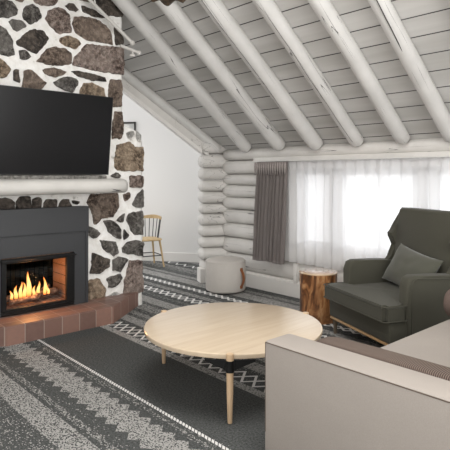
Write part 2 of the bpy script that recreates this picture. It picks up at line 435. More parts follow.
# window_1 ------------------------------------------------------------------
M_frame = mat('window_frame_paint', (0.6, 0.61, 0.63), 0.5)
M_pane = bpy.data.materials.new('window_glass'); M_pane.use_nodes = True
nt = M_pane.node_tree; nt.nodes.clear()
o_ = nt.nodes.new('ShaderNodeOutputMaterial'); t_ = nt.nodes.new('ShaderNodeBsdfTransparent'); g_ = nt.nodes.new('ShaderNodeBsdfGlossy'); x_ = nt.nodes.new('ShaderNodeMixShader')
g_.inputs['Roughness'].default_value = 0.02; x_.inputs[0].default_value = 0.06
nt.links.new(t_.outputs[0], x_.inputs[1]); nt.links.new(g_.outputs[0], x_.inputs[2]); nt.links.new(x_.outputs[0], o_.inputs[0])
win = bpy.data.objects.new('window_1', None); C.objects.link(win); win.location = (-4.17, 5.0, .56); struct(win, 'wide window behind the sheer curtain', 'window')
def child(name, bm, m, parent, smooth=None):
    o = obj(name, bm, m, parent, smooth); o.matrix_parent_inverse = Matrix.Translation(-parent.location) if parent.rotation_euler.z == 0 else parent.matrix_basis.inverted()
    return o
bm = bmesh.new()
box(bm, -4.17, -.2, 4.99, 5.10, .54, .66); box(bm, -4.17, -.2, 4.99, 5.10, 1.54, 1.68)
for x0, x1 in ((-4.17, -4.10), (-3.70, -3.52), (-2.60, -2.42), (-1.50, -1.32), (-.27, -.2)): box(bm, x0, x1, 4.99, 5.10, .6, 1.6)
child('window_frame', bm, M_frame, win)
for x0, x1 in ((-4.10, -3.70), (-3.52, -2.60), (-2.42, -1.50), (-1.32, -.27)):
    bm = bmesh.new(); m = (x0+x1)/2
    for a, b, c, d in ((x0, x0+.03, .66, 1.54), (x1-.03, x1, .66, 1.54), (x0, x1, .66, .70), (x0, x1, 1.50, 1.54)) + (((m-.02, m+.02, .66, 1.54),) if x1-x0 > .5 else ()):
        box(bm, a, b, 5.03, 5.07, c, d)
    child('sash', bm, M_frame, win)
    bm = bmesh.new(); box(bm, x0+.03, x1-.03, 5.048, 5.052, .70, 1.50); child('pane', bm, M_pane, win)
bm = bmesh.new(); box(bm, -4.17, -.2, 4.965, 5.06, .50, .545, .005); child('window_sill', bm, M_trim, win)

# rafters ---------------------------------------------------------------------
raf = [(-4.955, .085, 'leftmost sloping white log rafter, nearest the stone chimney'),
       (-4.36, .088, 'second white log rafter from the left, above the charcoal drape'),
       (-3.80, .090, 'third white log rafter from the left, above the left end of the sheer curtain'),
       (-3.235, .078, 'fourth white log rafter from the left, between chimney and armchair'),
       (-2.70, .076, 'fifth white log rafter, ending above the wing armchair back'),
       (-2.215, .074, 'sixth white log rafter, split by one long dark crack'),
       (-1.62, .08, 'rightmost white log rafter in the upper right corner')]
rng = random.Random(4)
for i, (x, r, lab) in enumerate(raf):
    bm = bmesh.new()
    nz = Vector((0, .815, 1)).normalized()
    yb = 4.90
    a = Vector((x, yb, CZ(yb)))-nz*(r*.72); b = Vector((x+rng.uniform(-.01, .01), YR+.02, CZ(YR+.02)))-nz*(r*.72)
    log(bm, a, b, r*1.0, 100+i, segs=36, seg=24, dome=.05, wob=.025, taper=-.06)
    if i in (5, 3, 2):      # long drying crack: dark tube standing in for the shadow in its groove
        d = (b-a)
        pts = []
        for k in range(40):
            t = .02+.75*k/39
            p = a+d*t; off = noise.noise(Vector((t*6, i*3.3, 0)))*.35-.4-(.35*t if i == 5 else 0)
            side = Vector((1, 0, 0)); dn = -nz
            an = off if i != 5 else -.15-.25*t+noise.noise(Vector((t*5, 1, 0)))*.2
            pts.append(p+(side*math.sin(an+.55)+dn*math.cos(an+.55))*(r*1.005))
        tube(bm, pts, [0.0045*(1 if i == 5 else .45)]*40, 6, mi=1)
    o = obj('rafter', bm, [M_raf, M_gap], smooth=60); tag(o, lab, 'rafter', None)

# ================================================================== FIREPLACE
fp = thing('stone_fireplace', (-5.1, 2.17, 0), 'white-mortared fieldstone chimney with gas firebox, tiled hearth and log mantel', 'fireplace')
IP = lambda o, p: setattr(o, 'matrix_parent_inverse', Matrix.Translation(-Vector(p.location)))
def fpart(name, bm, m, smooth=None, parent=None):
    o = obj(name, bm, m, None, smooth)
    if parent is None:
        o.parent = fp; o.matrix_parent_inverse = Matrix.Translation(-fp.location)
    else:
        o.parent = parent
    return o
XF = -5.1
STONES=[
('g',[(1.727,3.163),(1.764,3.171),(1.827,3.16),(1.89,3.103),(1.878,3.061),(1.802,3.014),(1.727,2.999),(1.673,3.038),(1.682,3.124)]),
('g',[(1.948,3.083),(1.982,3.149),(2.034,3.177),(2.095,3.153),(2.115,3.084),(2.075,3.029),(2.008,3.002),(1.955,3.025)]),
('g',[(1.814,2.971),(1.865,2.994),(1.929,2.987),(1.965,2.959),(1.885,2.895),(1.846,2.926)]),
('d',[(1.89,2.799),(1.982,2.893),(2.061,2.936),(2.128,2.94),(2.195,2.877),(2.156,2.817),(2.075,2.717),(2.034,2.725),(1.982,2.749),(1.897,2.767)]),
('g',[(1.664,2.885),(1.727,2.909),(1.777,2.887),(1.833,2.789),(1.849,2.676),(1.814,2.644),(1.752,2.654),(1.673,2.679)]),
('g',[(1.91,2.705),(1.955,2.712),(2.014,2.668),(1.995,2.645),(1.916,2.64)]),
('p',[(2.172,3.075),(2.208,3.15),(2.271,3.199),(2.357,3.197),(2.417,3.153),(2.434,2.992),(2.379,2.974),(2.282,2.961)]),
('p',[(2.005,3.285),(2.293,3.352),(2.293,3.291),(2.25,3.235),(2.187,3.211),(2.085,3.214)]),
('b',[(1.868,3.272),(1.955,3.283),(1.936,3.2),(1.878,3.197)]),
('b',[(2.095,2.637),(2.187,2.762),(2.261,2.794),(2.379,2.803),(2.428,2.759),(2.434,2.666),(2.368,2.636),(2.219,2.625)]),
('t',[(2.325,2.908),(2.401,2.931),(2.523,2.916),(2.546,2.883),(2.49,2.832),(2.401,2.833),(2.33,2.867)]),
('b',[(2.486,3.151),(2.58,3.17),(2.72,3.171),(2.84,3.13),(2.902,3.065),(2.912,2.945),(2.78,2.948),(2.603,2.946),(2.501,2.991),(2.478,3.071)]),
('d',[(2.952,3.129),(3.058,3.037),(3.058,2.97),(2.977,2.956)]),
('d',[(2.72,3.441),(2.952,3.495),(3.058,3.396),(3.058,3.284),(2.877,3.258),(2.756,3.319)]),
('d',[(2.379,3.248),(2.456,3.286),(2.512,3.235),(2.49,3.212),(2.412,3.229)]),
('d',[(2.569,3.289),(2.72,3.258),(2.828,3.215),(2.744,3.209),(2.58,3.228)]),
('b',[(2.368,3.411),(2.546,3.453),(2.685,3.401),(2.708,3.352),(2.569,3.353),(2.434,3.343)]),
('p',[(2.478,2.652),(2.49,2.732),(2.603,2.85),(2.632,2.887),(2.804,2.897),(3.058,2.925),(3.058,2.633),(2.964,2.626),(2.685,2.638)]),
('d',[(2.453,2.578),(2.512,2.594),(2.661,2.581),(2.828,2.565),(2.84,2.523),(2.685,2.52),(2.546,2.535)]),
('g',[(2.261,2.448),(2.401,2.511),(2.49,2.507),(2.512,2.457),(2.456,2.367),(2.357,2.387),(2.282,2.42)]),
('t',[(2.546,2.376),(2.592,2.466),(2.696,2.468),(2.816,2.438),(2.84,2.299),(2.638,2.279),(2.535,2.322)]),
('b',[(2.146,2.555),(2.219,2.575),(2.314,2.582),(2.379,2.565),(2.346,2.53),(2.261,2.504),(2.167,2.517)]),
('b',[(2.902,2.536),(3.034,2.552),(3.04,2.284),(2.952,2.254),(2.877,2.291)]),
('b',[(2.958,2.188),(3.04,2.189),(3.047,2.116),(3.053,1.982),(3.027,1.914),(2.927,1.903),(2.933,2.02)]),
('t',[(1.664,2.565),(1.727,2.593),(1.764,2.579),(1.79,2.535),(1.807,2.513),(1.783,2.448),(1.727,2.431),(1.664,2.442)]),
('d',[(1.859,2.509),(1.897,2.514),(1.901,2.417),(1.852,2.418)]),
('b',[(1.962,2.51),(2.034,2.533),(2.085,2.479),(2.167,2.429),(2.115,2.36),(2.034,2.341),(1.943,2.341)]),
('t',[(2.993,1.823),(3.088,1.849),(3.157,1.86),(3.21,1.808),(3.323,1.82),(3.323,1.712),(3.317,1.558),(3.002,1.556),(2.96,1.611)]),
('p',[(3.157,1.481),(3.323,1.48),(3.317,1.365),(3.157,1.364)]),
('g',[(2.914,1.489),(2.97,1.522),(3.034,1.494),(3.002,1.472)]),
('l',[(3.105,1.974),(3.183,1.995),(3.21,1.957),(3.131,1.919)]),
('l',[(3.236,1.992),(3.283,1.949),(3.283,1.891),(3.25,1.901)]),
('b',[(2.634,1.201),(2.673,1.286),(2.989,1.289),(2.998,1.147),(2.923,1.047),(2.804,1.043),(2.744,0.984),(2.705,0.987),(2.696,1.081)]),
('b',[(3.066,1.279),(3.131,1.296),(3.127,1.251),(3.092,1.218)]),
('g',[(3.196,1.169),(3.25,1.274),(3.317,1.319),(3.323,1.134),(3.232,1.137)]),
('g',[(3.111,0.992),(3.144,1.058),(3.313,1.078),(3.321,0.824),(3.196,0.828),(3.157,0.913)]),
('g',[(2.983,0.999),(3.075,1.067),(3.049,0.979)]),
('g',[(2.825,0.992),(2.923,0.995),(3.024,0.891),(3.024,0.802),(2.973,0.806),(2.883,0.888)]),
('g',[(3.075,0.882),(3.127,0.825),(3.075,0.792)]),
('g',[(2.644,0.948),(2.714,0.913),(2.768,0.866),(2.728,0.825),(2.65,0.853)]),
('g',[(2.78,0.789),(2.958,0.751),(2.998,0.636),(2.939,0.609),(2.825,0.703)]),
('g',[(3.059,0.681),(3.118,0.732),(3.243,0.744),(3.321,0.714),(3.321,0.57),(3.066,0.63)]),
('d',[(2.694,0.651),(2.883,0.571),(2.883,0.494),(2.768,0.44),(2.667,0.456)]),
('g',[(2.939,0.559),(3.027,0.583),(3.118,0.545),(3.027,0.432),(2.939,0.454)]),
('g',[(2.865,0.359),(3.027,0.393),(3.047,0.352),(2.958,0.261),(2.883,0.272)]),
('p',[(3.15,0.514),(3.31,0.507),(3.321,0.153),(3.079,0.165),(3.088,0.295)]),
('t',[(2.65,0.367),(2.756,0.366),(2.825,0.266),(2.834,0.161),(2.65,0.142)]),
('l',[(2.883,0.17),(2.977,0.2),(3.008,0.176),(2.977,0.133),(2.889,0.136)]),
('d',[(1.691,1.273),(1.774,1.28),(1.849,1.239),(1.849,1.172),(1.691,1.178)]),
('d',[(1.887,1.238),(1.926,1.28),(2.011,1.278),(2.011,1.164),(1.887,1.17)]),
('d',[(2.044,1.252),(2.08,1.276),(2.115,1.26),(2.115,1.17),(2.039,1.173)]),
('d',[(2.146,1.169),(2.177,1.248),(2.282,1.255),(2.271,1.163)]),
('d',[(2.314,1.172),(2.346,1.242),(2.412,1.24),(2.434,1.167)]),
('d',[(2.467,1.228),(2.523,1.221),(2.501,1.195)]),
]

def chim_edge(z):                       # right edge of the chimney outline
    if z < 1.88: return 3.33
    if z < 2.05: return 3.06+.27*math.sqrt(max(0, 1-((z-1.88)/.17)**2))
    return 3.06
bm = bmesh.new()
# front skin of mortar as a grid with a hole for the insert, slightly lumpy
ys = [1.05+(3.33-1.05)*i/76 for i in range(77)]; zs = [0+(4.0)*i/130 for i in range(131)]
grid = {}
def fpt(j, k):
    if (j, k) in grid: return grid[(j, k)]
    z = zs[k]; e = chim_edge(z); l = 2*2.17-e-.0
    y = l+(e-l)*j/76
    nse = noise.noise(Vector((y*7, z*7, 1)))*.010+noise.noise(Vector((y*22, z*22, 5)))*.004
    if j in (0, 76): nse -= .02
    v = bm.verts.new((XF+nse, y+(noise.noise(Vector((z*9, y, 2)))*.012 if j in (0, 76) else 0), z)); grid[(j, k)] = v; return v
for j in range(76):
    for k in range(130):
        ym = 1.01+(3.33-1.01)*(j+.5)/76; zm = zs[k]
        if zm < 0.74 and 1.66 < ym < 2.46: continue
        bm.faces.new((fpt(j, k), fpt(j+1, k), fpt(j+1, k+1), fpt(j, k+1)))
# sides, back
side = [[(XF-.0, 0)]]
for s in (0, 76):
    prev = None
    for k in range(131):
        if (s, k) not in grid: continue
        f_ = grid[(s, k)]; b_ = bm.verts.new((-5.72, f_.co.y, f_.co.z))
        if prev: bm.faces.new((prev[0], f_, b_, prev[1]))
        prev = (f_, b_)
box(bm, -5.72, -5.60, 1.2, 3.0, 0, 4.0)
chim = fpart('chimney_breast', bm, M_mortar, 60)
# fieldstones set in the mortar
bm = bmesh.new()
rs = random.Random(7)
def set_stone(kind, poly):
    P = [Vector((a, b)) for a, b in poly]
    # resample with a little roughness
    out = []
    for i in range(len(P)):
        a, b = P[i], P[(i+1) % len(P)]; L = (b-a).length; m = max(1, int(L/.016))
        for k in range(m):
            q = a.lerp(b, k/m); out.append(q)
    # soften corners
    for _ in range(1):
        out = [out[i]*.8+(out[i-1]+out[(i+1) % len(out)])*.1 for i in range(len(out))]
    c = sum(out, Vector((0, 0)))/len(out)
    size = max((q-c).length for q in out)
    rings = []
    for s, h in ((1.04, -.02), (1.02, .012), (.96, .026), (.7, .030), (.4, .030)):
        ring = []
        for q in out:
            p = c+(q-c)*s+((q-c).normalized()*.010 if s > .9 else Vector((0, 0)))
            if s > .9: p = p+(q-c).normalized()*(noise.noise(Vector((q.x*18, q.y*18, 7)))*.014+noise.noise(Vector((q.x*45, q.y*45, 2)))*.009)
            hh = h+(noise.noise(Vector((p.x*9, p.y*9, 3)))*.014+noise.noise(Vector((p.x*30, p.y*30, 9)))*.005 if h > 0 else 0)
            ring.append(bm.verts.new((XF+hh, p.x, p.y)))
        rings.append(ring)
    cv = bm.verts.new((XF+.03, c.x, c.y)); mi = STK.index(kind); n_ = len(out)
    for A, B in zip(rings, rings[1:]):
        for i in range(n_):
            f = bm.faces.new((A[i], A[(i+1) % n_], B[(i+1) % n_], B[i])); f.material_index = mi
    for i in range(n_):
        f = bm.faces.new((rings[-1][i], rings[-1][(i+1) % n_], cv)); f.material_index = mi
for kind, poly in STONES: set_stone(kind, poly)
# the part of the chimney left of the picture and up in the gable
def blob(cy, cz, ry, rz, kind):
    m = 9; set_stone(kind, [(cy+ry*math.cos(2*PI*i/m)*rs.uniform(.8, 1.05), cz+rz*math.sin(2*PI*i/m)*rs.uniform(.8, 1.05)) for i in range(m)])
z = .18
while z < 3.35:
    y = 1.1
    while y < 1.50:
        blob(y+.07, z+.06, .085, .075, rs.choice('gdbtp')); y += .2
    z += .19
z = 3.58
while z < 3.95:
    y = 1.4
    while y < 2.95:
        blob(y+.1, z, .11, .085, rs.choice('gdbtp')); y += .25
    z += .22
fpart('fieldstones', bm, [ST[k] for k in STK], 50)
# hearth ---------------------------------------------------------------------
M_tile = mat('terracotta_tile', (0.30, 0.14, 0.09), 0.45)
n = N(M_tile); tc = n.new('ShaderNodeTexCoord'); sx = n.new('ShaderNodeSeparateXYZ'); n.lk(tc.outputs['Object'], sx.inputs[0])
X_, Y_ = sx.outputs[0], sx.outputs[1]
ty = n.math('MULTIPLY', n.math('ADD', Y_, 8.355), 1/.175); tx = n.math('MULTIPLY', n.math('ADD', X_, 10-.655), 1/.19)
def edge(t, w): return n.math('GREATER_THAN', n.math('ABSOLUTE', n.math('SUBTRACT', n.math('FRACT', t), .5)), .5-w)
geo = n.new('ShaderNodeNewGeometry'); sn = n.new('ShaderNodeSeparateXYZ'); n.lk(geo.outputs['True Normal'], sn.inputs[0])
istop = n.math('GREATER_THAN', sn.outputs[2], .5)
gr = n.math('MAXIMUM', edge(ty, .022), n.math('MULTIPLY', istop, edge(tx, .022)))
cb = n.new('ShaderNodeCombineXYZ'); n.lk(n.math('FLOOR', ty), cb.inputs[0]); n.lk(n.math('MULTIPLY', n.math('FLOOR', tx), istop), cb.inputs[1])
wn = n.new('ShaderNodeTexWhiteNoise'); n.lk(cb.outputs[0], wn.inputs['Vector'])
tc_ = n.ramp(wn.outputs['Value'], [(0, (0.15, 0.088, 0.072)), (.5, (0.21, 0.118, 0.092)), (1, (0.28, 0.155, 0.118))])
fine = n.noise(n.co(), 30, 5); tcol = n.mix(n.val(fine, .35, .7, 0, .5), tc_, (0.20, 0.12, 0.10))
n.base(n.mix(gr, tcol, (0.33, 0.26, 0.22))); n.bump(n.math('ADD', n.math('MULTIPLY', gr, -1.0), n.math('MULTIPLY', fine, .3)), .6, .004)
bm = bmesh.new()
prism(bm, [(-5.12, .98), (-4.655, 1.64), (-4.655, 2.69), (-5.17, 3.36), (-5.17, .98)], 0, .17)
bmesh.ops.bevel(bm, geom=[e for e in bm.edges if all(v.co.z > .1 for v in e.verts)], offset=.008, segments=2, affect='EDGES')
fpart('hearth', bm, M_tile)
# metal surround ---------------------------------------------------------------
M_panel = mat('charcoal_metal_panel', (0.050, 0.052, 0.056), 0.48, 0.3); 
M_black = mat('black_metal', (0.012, 0.012, 0.012), 0.4, 0.5)
bm = bmesh.new()
Y0, Y1 = 1.545, 2.586; a, b = 1.70, 2.425
box(bm, -5.10, -4.99, Y0, a, .171, 1.175, .004); box(bm, -5.10, -4.99, b, Y1, .171, 1.175, .004); box(bm, -5.10, -4.99, a-.002, b+.002, .715, 1.175, .004)
box(bm, -4.995, -4.978, Y0, Y1-.0, .92, 1.175, .003)      # upper plate stands a little proud
box(bm, -4.995, -4.982, Y0+.06, Y0+.07, .18, .92); box(bm, -4.995, -4.982, Y1-.035, Y1-.03, .18, .92); box(bm, -4.995, -4.982, Y0+.06, Y1-.03, .905, .912)
fpart('surround_panel', bm, M_panel)
# insert
ins = thing('firebox', (0, 0, 0), None, None); ins.parent = fp; ins.matrix_parent_inverse = Matrix.Translation(-fp.location)
M_brick = mat('firebox_brick', (0.16, 0.075, 0.045), 0.8)
n = N(M_brick); br = n.new('ShaderNodeTexBrick'); br.inputs['Scale'].default_value = 5.0
br.inputs['Color1'].default_value = (0.26, 0.16, 0.11, 1); br.inputs['Color2'].default_value = (0.18, 0.11, 0.08, 1); br.inputs['Mortar'].default_value = (0.03, 0.025, 0.02, 1)
n.lk(n.co((1, 1, 1), (0, PI/2, 0)), br.inputs['Vector']); n.base(br.outputs[0])
def ipart(name, bm, m, sm=None): return fpart(name, bm, m, sm, ins)
bm = bmesh.new()
for q in (((-5.45, 1.715, .2), (-5.45, 2.41, .2), (-5.45, 2.41, .70), (-5.45, 1.715, .70)),):
    bm.faces.new([bm.verts.new(p) for p in q])
box(bm, -5.47, -5.02, 1.70, 1.72, .19, .71); box(bm, -5.47, -5.02, 2.405, 2.425, .19, .71)
box(bm, -5.47, -5.02, 1.70, 2.425, .18, .215); box(bm, -5.47, -5.02, 1.70, 2.425, .70, .715); box(bm, -5.47, -5.45, 1.70, 2.425, .19, .71)
ipart('firebox_liner', bm, M_brick)
bm = bmesh.new()
box(bm, -5.02, -4.972, 1.70, 2.425, .665, .705, .004); box(bm, -5.02, -4.982, 1.70, 2.425, .178, .235, .004)
box(bm, -5.01, -4.975, 1.70, 1.745, .22, .68, .003); box(bm, -5.01, -4.975, 2.34, 2.425, .22, .68, .003)
box(bm, -4.99, -4.945, 1.69, 2.435, .685, .70, .003); box(bm, -4.985, -4.97, 1.72, 2.41, .205, .215)
ipart('firebox_frame', bm, M_black)
M_emb = mat('charred_log', (0.05, 0.03, 0.02), 0.9); n = N(M_emb); f = n.noise(n.co(), 25, 4)
n.base(n.ramp(f, [(.3, (.02, .012, .01)), (.55, (.12, .07, .045)), (.7, (.3, .2, .14))]))
bm = bmesh.new()
log(bm, (-5.20, 1.80, .285), (-5.24, 2.34, .29), .035, 3, segs=12, seg=12); ipart('ceramic_log', bm, M_emb, 60)
bm = bmesh.new(); log(bm, (-5.12, 1.83, .26), (-5.13, 2.10, .27), .028, 5, segs=8, seg=12); ipart('ceramic_log', bm, M_emb, 60)
bm = bmesh.new(); log(bm, (-5.14, 2.08, .27), (-5.28, 2.28, .34), .028, 6, segs=8, seg=12); ipart('ceramic_log', bm, M_emb, 60)
M_fl = bpy.data.materials.new('flame'); M_fl.use_nodes = True
n = N(M_fl); p = n.p; p.inputs['Base Color'].default_value = (0, 0, 0, 1)
tc = n.new('ShaderNodeTexCoord'); sx = n.new('ShaderNodeSeparateXYZ'); n.lk(tc.outputs['Generated'], sx.inputs[0])
n.lk(n.ramp(sx.outputs[2], [(0, (1, .16, .02)), (.15, (1, .50, .12)), (.5, (1, .60, .20)), (.85, (1, .36, .06)), (1, (1, .16, .02))]), p.inputs['Emission Color'])
p.inputs['Emission Strength'].default_value = 1.9
fls = [(1.86, .085, .015), (1.90, .13, .02), (1.945, .16, .018), (1.985, .15, .02), (2.035, .25, .026), (2.09, .10, .016), (2.13, .14, .018), (2.19, .18, .018), (2.225, .09, .014)]
for i, (y, h, r) in enumerate(fls):
    bm = bmesh.new(); pts = []; rr = []
    for k in range(12):
        t = k/11; pts.append((-5.17+.015*math.sin(i), y+.014*math.sin(t*5+i*1.7)*t, .285+h*t)); rr.append(r*.92*(math.sin(PI*min(1, .18+t*.82)**.8)**.8)*(1-.25*t)+.0008)
    tube(bm, pts, rr, 12); ipart('flame', bm, M_fl, 180)
M_fg = M_pane.copy(); M_fg.name = 'firebox_glass'; M_fg.node_tree.nodes['Mix Shader'].inputs[0].default_value = 0.05
bm = bmesh.new(); box(bm, -5.004, -5.0, 1.745, 2.34, .235, .665); ipart('firebox_glass', bm, M_fg)
l = bpy.data.lights.new('fire_glow', 'POINT'); l.energy = 9; l.color = (1, .42, .14); l.shadow_soft_size = .06
lo_ = bpy.data.objects.new('fire_glow', l); C.objects.link(lo_); lo_.location = (-5.1, 2.03, .47)
# mantel -------------------------------------------------------------------------
M_mant = painted_log('painted_mantel', (0.60, 0.585, 0.555), 'y', .8)
bm = bmesh.new()
prof = [(-5.12, 1.455), (-4.80, 1.462), (-4.735, 1.45), (-4.70, 1.42), (-4.695, 1.37), (-4.71, 1.335), (-4.75, 1.315), (-5.12, 1.31)]
N_ = 40; rings = []
for i in range(N_+1):
    y = 1.15+(2.90-1.15)*i/N_; e = 1.0
    if i == N_: e = .94
    rings.append([bm.verts.new((-5.12+(x+5.12)*(e if x > -5 else 1)+noise.noise(Vector((y*3, x, z)))*.006, y+(.012 if False else 0), 1.385+(z-1.385)*e+noise.noise(Vector((y*2.5, z*5, x)))*.006)) for x, z in prof])
for A, B in zip(rings, rings[1:]):
    for k in range(len(prof)-1): bm.faces.new((A[k], A[k+1], B[k+1], B[k]))
    bm.faces.new((A[-1], A[0], B[0], B[-1]))
bm.faces.new(rings[0]); bm.faces.new(rings[-1][::-1])
fpart('mantel', bm, M_mant, 60)
bm = bmesh.new()
M_ledge = mat('grey_mortar_ledge', (0.34, 0.33, 0.31), .85); n = N(M_ledge); f = n.noise(n.co(), 30, 5); n.base(n.ramp(f, [(.35, (.2, .19, .17)), (.6, (.5, .48, .45))])); n.bump(f, .8, .01)
vv = box(bm, -5.11, -4.98, 1.2, 2.80, 1.45, 1.497, .012)
fpart('mortar_ledge', bm, M_ledge, 60)

# ================================================================== TV
tv = thing('television', (-4.86, 2.05, 1.5), 'large black flat television hung on the stone chimney above the mantel', 'television')
Mt = Matrix.Translation((-4.90, 0, 1.502)) @ Matrix.Rotation(math.radians(7.0), 4, 'Y')
def tpart(name, bm, m, parent=tv):
    o = obj(name, bm, m); o.parent = tv; o.matrix_parent_inverse = Matrix.Translation(-tv.location); return o
M_tvb = mat('black_plastic', (0.01, 0.01, 0.01), .35)
M_scr = mat('dark_screen', (0.006, 0.006, 0.007), .3, 0, .25)
bm = bmesh.new(); box(bm, -.045, 0, 1.335, 2.772, 0, .812, .004, M=Mt); tpart('casing', bm, M_tvb)
bm = bmesh.new(); box(bm, -.001, .0015, 1.343, 2.764, .010, .804, M=Mt); tpart('screen', bm, M_scr)
bm = bmesh.new(); box(bm, -5.07, -4.905, 1.95, 2.15, 1.80, 2.1, .005); tpart('wall_bracket', bm, M_tvb)

# white rods with knobs fixed high on the chimney
M_rod = mat('white_painted_pole', (0.62, 0.60, 0.57), .5)
def rod(a, b, r, lab, extra):
    t = thing('wall_pole', b, lab, 'pole')
    bm = bmesh.new(); a = Vector(a); b = Vector(b); tube(bm, [a, b], r, 14); o = obj('shaft', bm, M_rod, None, 40); o.parent = t; o.matrix_parent_inverse = Matrix.Translation(-t.location)
    bm = bmesh.new(); d = (b-a).normalized()
    bmesh.ops.create_uvsphere(bm, u_segments=16, v_segments=10, radius=extra); 
    for v in bm.verts: v.co += b
    o = obj('knob', bm, M_rod, None, 180); o.parent = t; o.matrix_parent_inverse = Matrix.Translation(-t.location)
    return t
rod((-4.99, 2.45, 3.44), (-4.97, 3.105, 2.965), .019, 'long white pole slanting across the chimney top, round knob at its lower end', .030)
t2 = rod((-4.985, 2.965, 2.915), (-4.965, 3.19, 2.868), .017, 'short white peg with a round cap sticking out past the chimney edge', .026)
bm = bmesh.new(); tube(bm, [(-4.975, 3.12, 2.88), (-4.965, 3.10, 2.825)], .012, 10); tube(bm, [(-4.965, 3.07, 2.822), (-4.965, 3.13, 2.828)], .013, 10)
o = obj('cross_pin', bm, M_rod, None, 40); o.parent = t2; o.matrix_parent_inverse = Matrix.Translation(-t2.location)

# picture on the nook wall
pf = thing('picture_frame', MN @ Vector((-.66, .02, 2.0)), 'thin black picture frame on the nook wall, mostly hidden by the chimney', 'picture')
M_pf = mat('black_frame', (0.02, 0.018, 0.016), .5); M_pp = mat('picture_paper', (0.62, 0.61, 0.58), .7)
n = N(M_pp); f = n.noise(n.co(), 6, 3); n.base(n.ramp(f, [(.4, (.45, .45, .44)), (.6, (.7, .69, .66))]))
def ppart(name, bm, m, t):
    o = obj(name, bm, m); o.parent = t; o.matrix_parent_inverse = Matrix.Translation(-t.location); return o
xr = -.445
bm = bmesh.new()
for q in ((xr-.46, xr-.435, 1.80, 2.435), (xr-.025, xr, 1.80, 2.435), (xr-.46, xr, 1.80, 1.825), (xr-.46, xr, 2.405, 2.435)): box(bm, q[0], q[1], .0, .03, q[2], q[3], M=MN)
ppart('frame', bm, M_pf, pf)
bm = bmesh.new(); box(bm, xr-.44, xr-.02, .001, .014, 1.82, 2.41, M=MN); ppart('print', bm, M_pp, pf)

# pendant shade, only its underside hangs into the picture
Fw = Vector((-.742, .671, 0)); Rw = Vector((.671, .742, 0))
pc = Fw*3.72+Rw*(-.41)
M_shade = mat('dark_brown_bark', (0.045, 0.03, 0.018), .7); n = N(M_shade); f = n.noise(n.co((8, 8, 1)), 4, 4); n.base(n.ramp(f, [(.35, (.02, .013, .008)), (.65, (.09, .06, .035))]))
pl = thing('pendant_lamp', (pc.x, pc.y, 2.765), 'dark brown pendant lamp hanging at the top edge, above the rafters view', 'lamp')
bm = bmesh.new(); seg = 48; rings = []
for r, z in ((0, .02), (.06, .0), (.115, 0.0), (.14, .03), (.14, .10), (.12, .2), (.06, .26), (0.012, .28)):
    ring = []
    for k in range(seg):
        an = 2*PI*k/seg; wv = (1+.08*math.sin(an*5)) ; ring.append(bm.verts.new((r*wv*math.cos(an), r*wv*math.sin(an), z-(.02*math.cos(an*5) if .1 < r else 0))))
    rings.append(ring)
for A, B in zip(rings, rings[1:]):
    for k in range(seg):
        try: bm.faces.new((A[k], A[(k+1) % seg], B[(k+1) % seg], B[k]))
        except ValueError: pass
bmesh.ops.remove_doubles(bm, verts=bm.verts, dist=1e-5)
obj('lamp_shade', bm, M_shade, pl, 60)
bm = bmesh.new(); tube(bm, [(0, 0, .27), (0, 0, 1.10)], .006, 8); obj('cord', bm, M_black, pl, 60)

# ================================================================== curtains
def curtain_mesh(x0, x1, y, z0, z1, folds, amp, seed, lean=0.0, nz=36, per=10, flare=0.0, header=.12):
    bm = bmesh.new(); nx = folds*per; rows = []
    for j in range(nz+1):
        t = j/nz; z = z1+(z0-z1)*t; row = []
        hd = min(1, (z1-z)/header) if header else 1
        for i in range(nx+1):
            s = i/nx; ph = s*folds*2*PI
            wob = noise.noise(Vector((s*folds*.5, t*1.2, seed)))*1.8*min(1, t*2)
            a = amp*(.35+.65*hd)*(.75+.5*noise.noise(Vector((s*folds*.37, seed, 1))))
            x = x0+(x1-x0)*s + flare*(s-.5)*t*2 + lean*t + amp*.3*math.sin(ph*1.0+wob+1.2)*hd
            yy = y+a*math.sin(ph+wob)+.25*a*math.sin(2.3*ph+wob*2+seed)
            zz = z+(.006*math.sin(s*9+seed) if j == nz else 0)
            row.append(bm.verts.new((x, yy, zz)))
        rows.append(row)
    for A, B in zip(rows, rows[1:]):
        for i in range(nx): bm.faces.new((A[i], A[i+1], B[i+1], B[i]))
    return bm
M_drape = fabric('taupe_drape', (0.31, 0.275, 0.262), 300, .1, .9, .2)
dr = thing('drape', (-4.45, 4.80, .4), 'gathered grey-brown drape hanging at the left side of the window', 'curtain')
bm = curtain_mesh(-4.70, -4.175, 4.80, .405, 1.665, 9, .036, 3, flare=.0, header=.16, lean=-.085)
bmesh.ops.solidify(bm, geom=bm.faces[:], thickness=.003)
o = ppart('panel', bm, M_drape, dr); 
for p_ in o.data.polygons: p_.use_smooth = True
bm = bmesh.new()
for i in range(14):
    x = -4.69+i*.0388; tube(bm, [(x, 4.765, 1.658), (x+.002, 4.757, 1.60), (x-.004, 4.765, 1.50)], [.012, .015, .006], 8)
o = ppart('pinch_pleats', bm, M_drape, dr)
for p_ in o.data.polygons: p_.use_smooth = True
M_sheer = bpy.data.materials.new('sheer_voile'); M_sheer.use_nodes = True
nt = M_sheer.node_tree; nt.nodes.clear()
o_ = nt.nodes.new('ShaderNodeOutputMaterial'); tr = nt.nodes.new('ShaderNodeBsdfTransparent'); tl = nt.nodes.new('ShaderNodeBsdfTranslucent'); df = nt.nodes.new('ShaderNodeBsdfDiffuse')
m1 = nt.nodes.new('ShaderNodeMixShader'); m2 = nt.nodes.new('ShaderNodeMixShader')
tl.inputs[0].default_value = (.96, .96, .97, 1); df.inputs[0].default_value = (.88, .87, .86, 1)
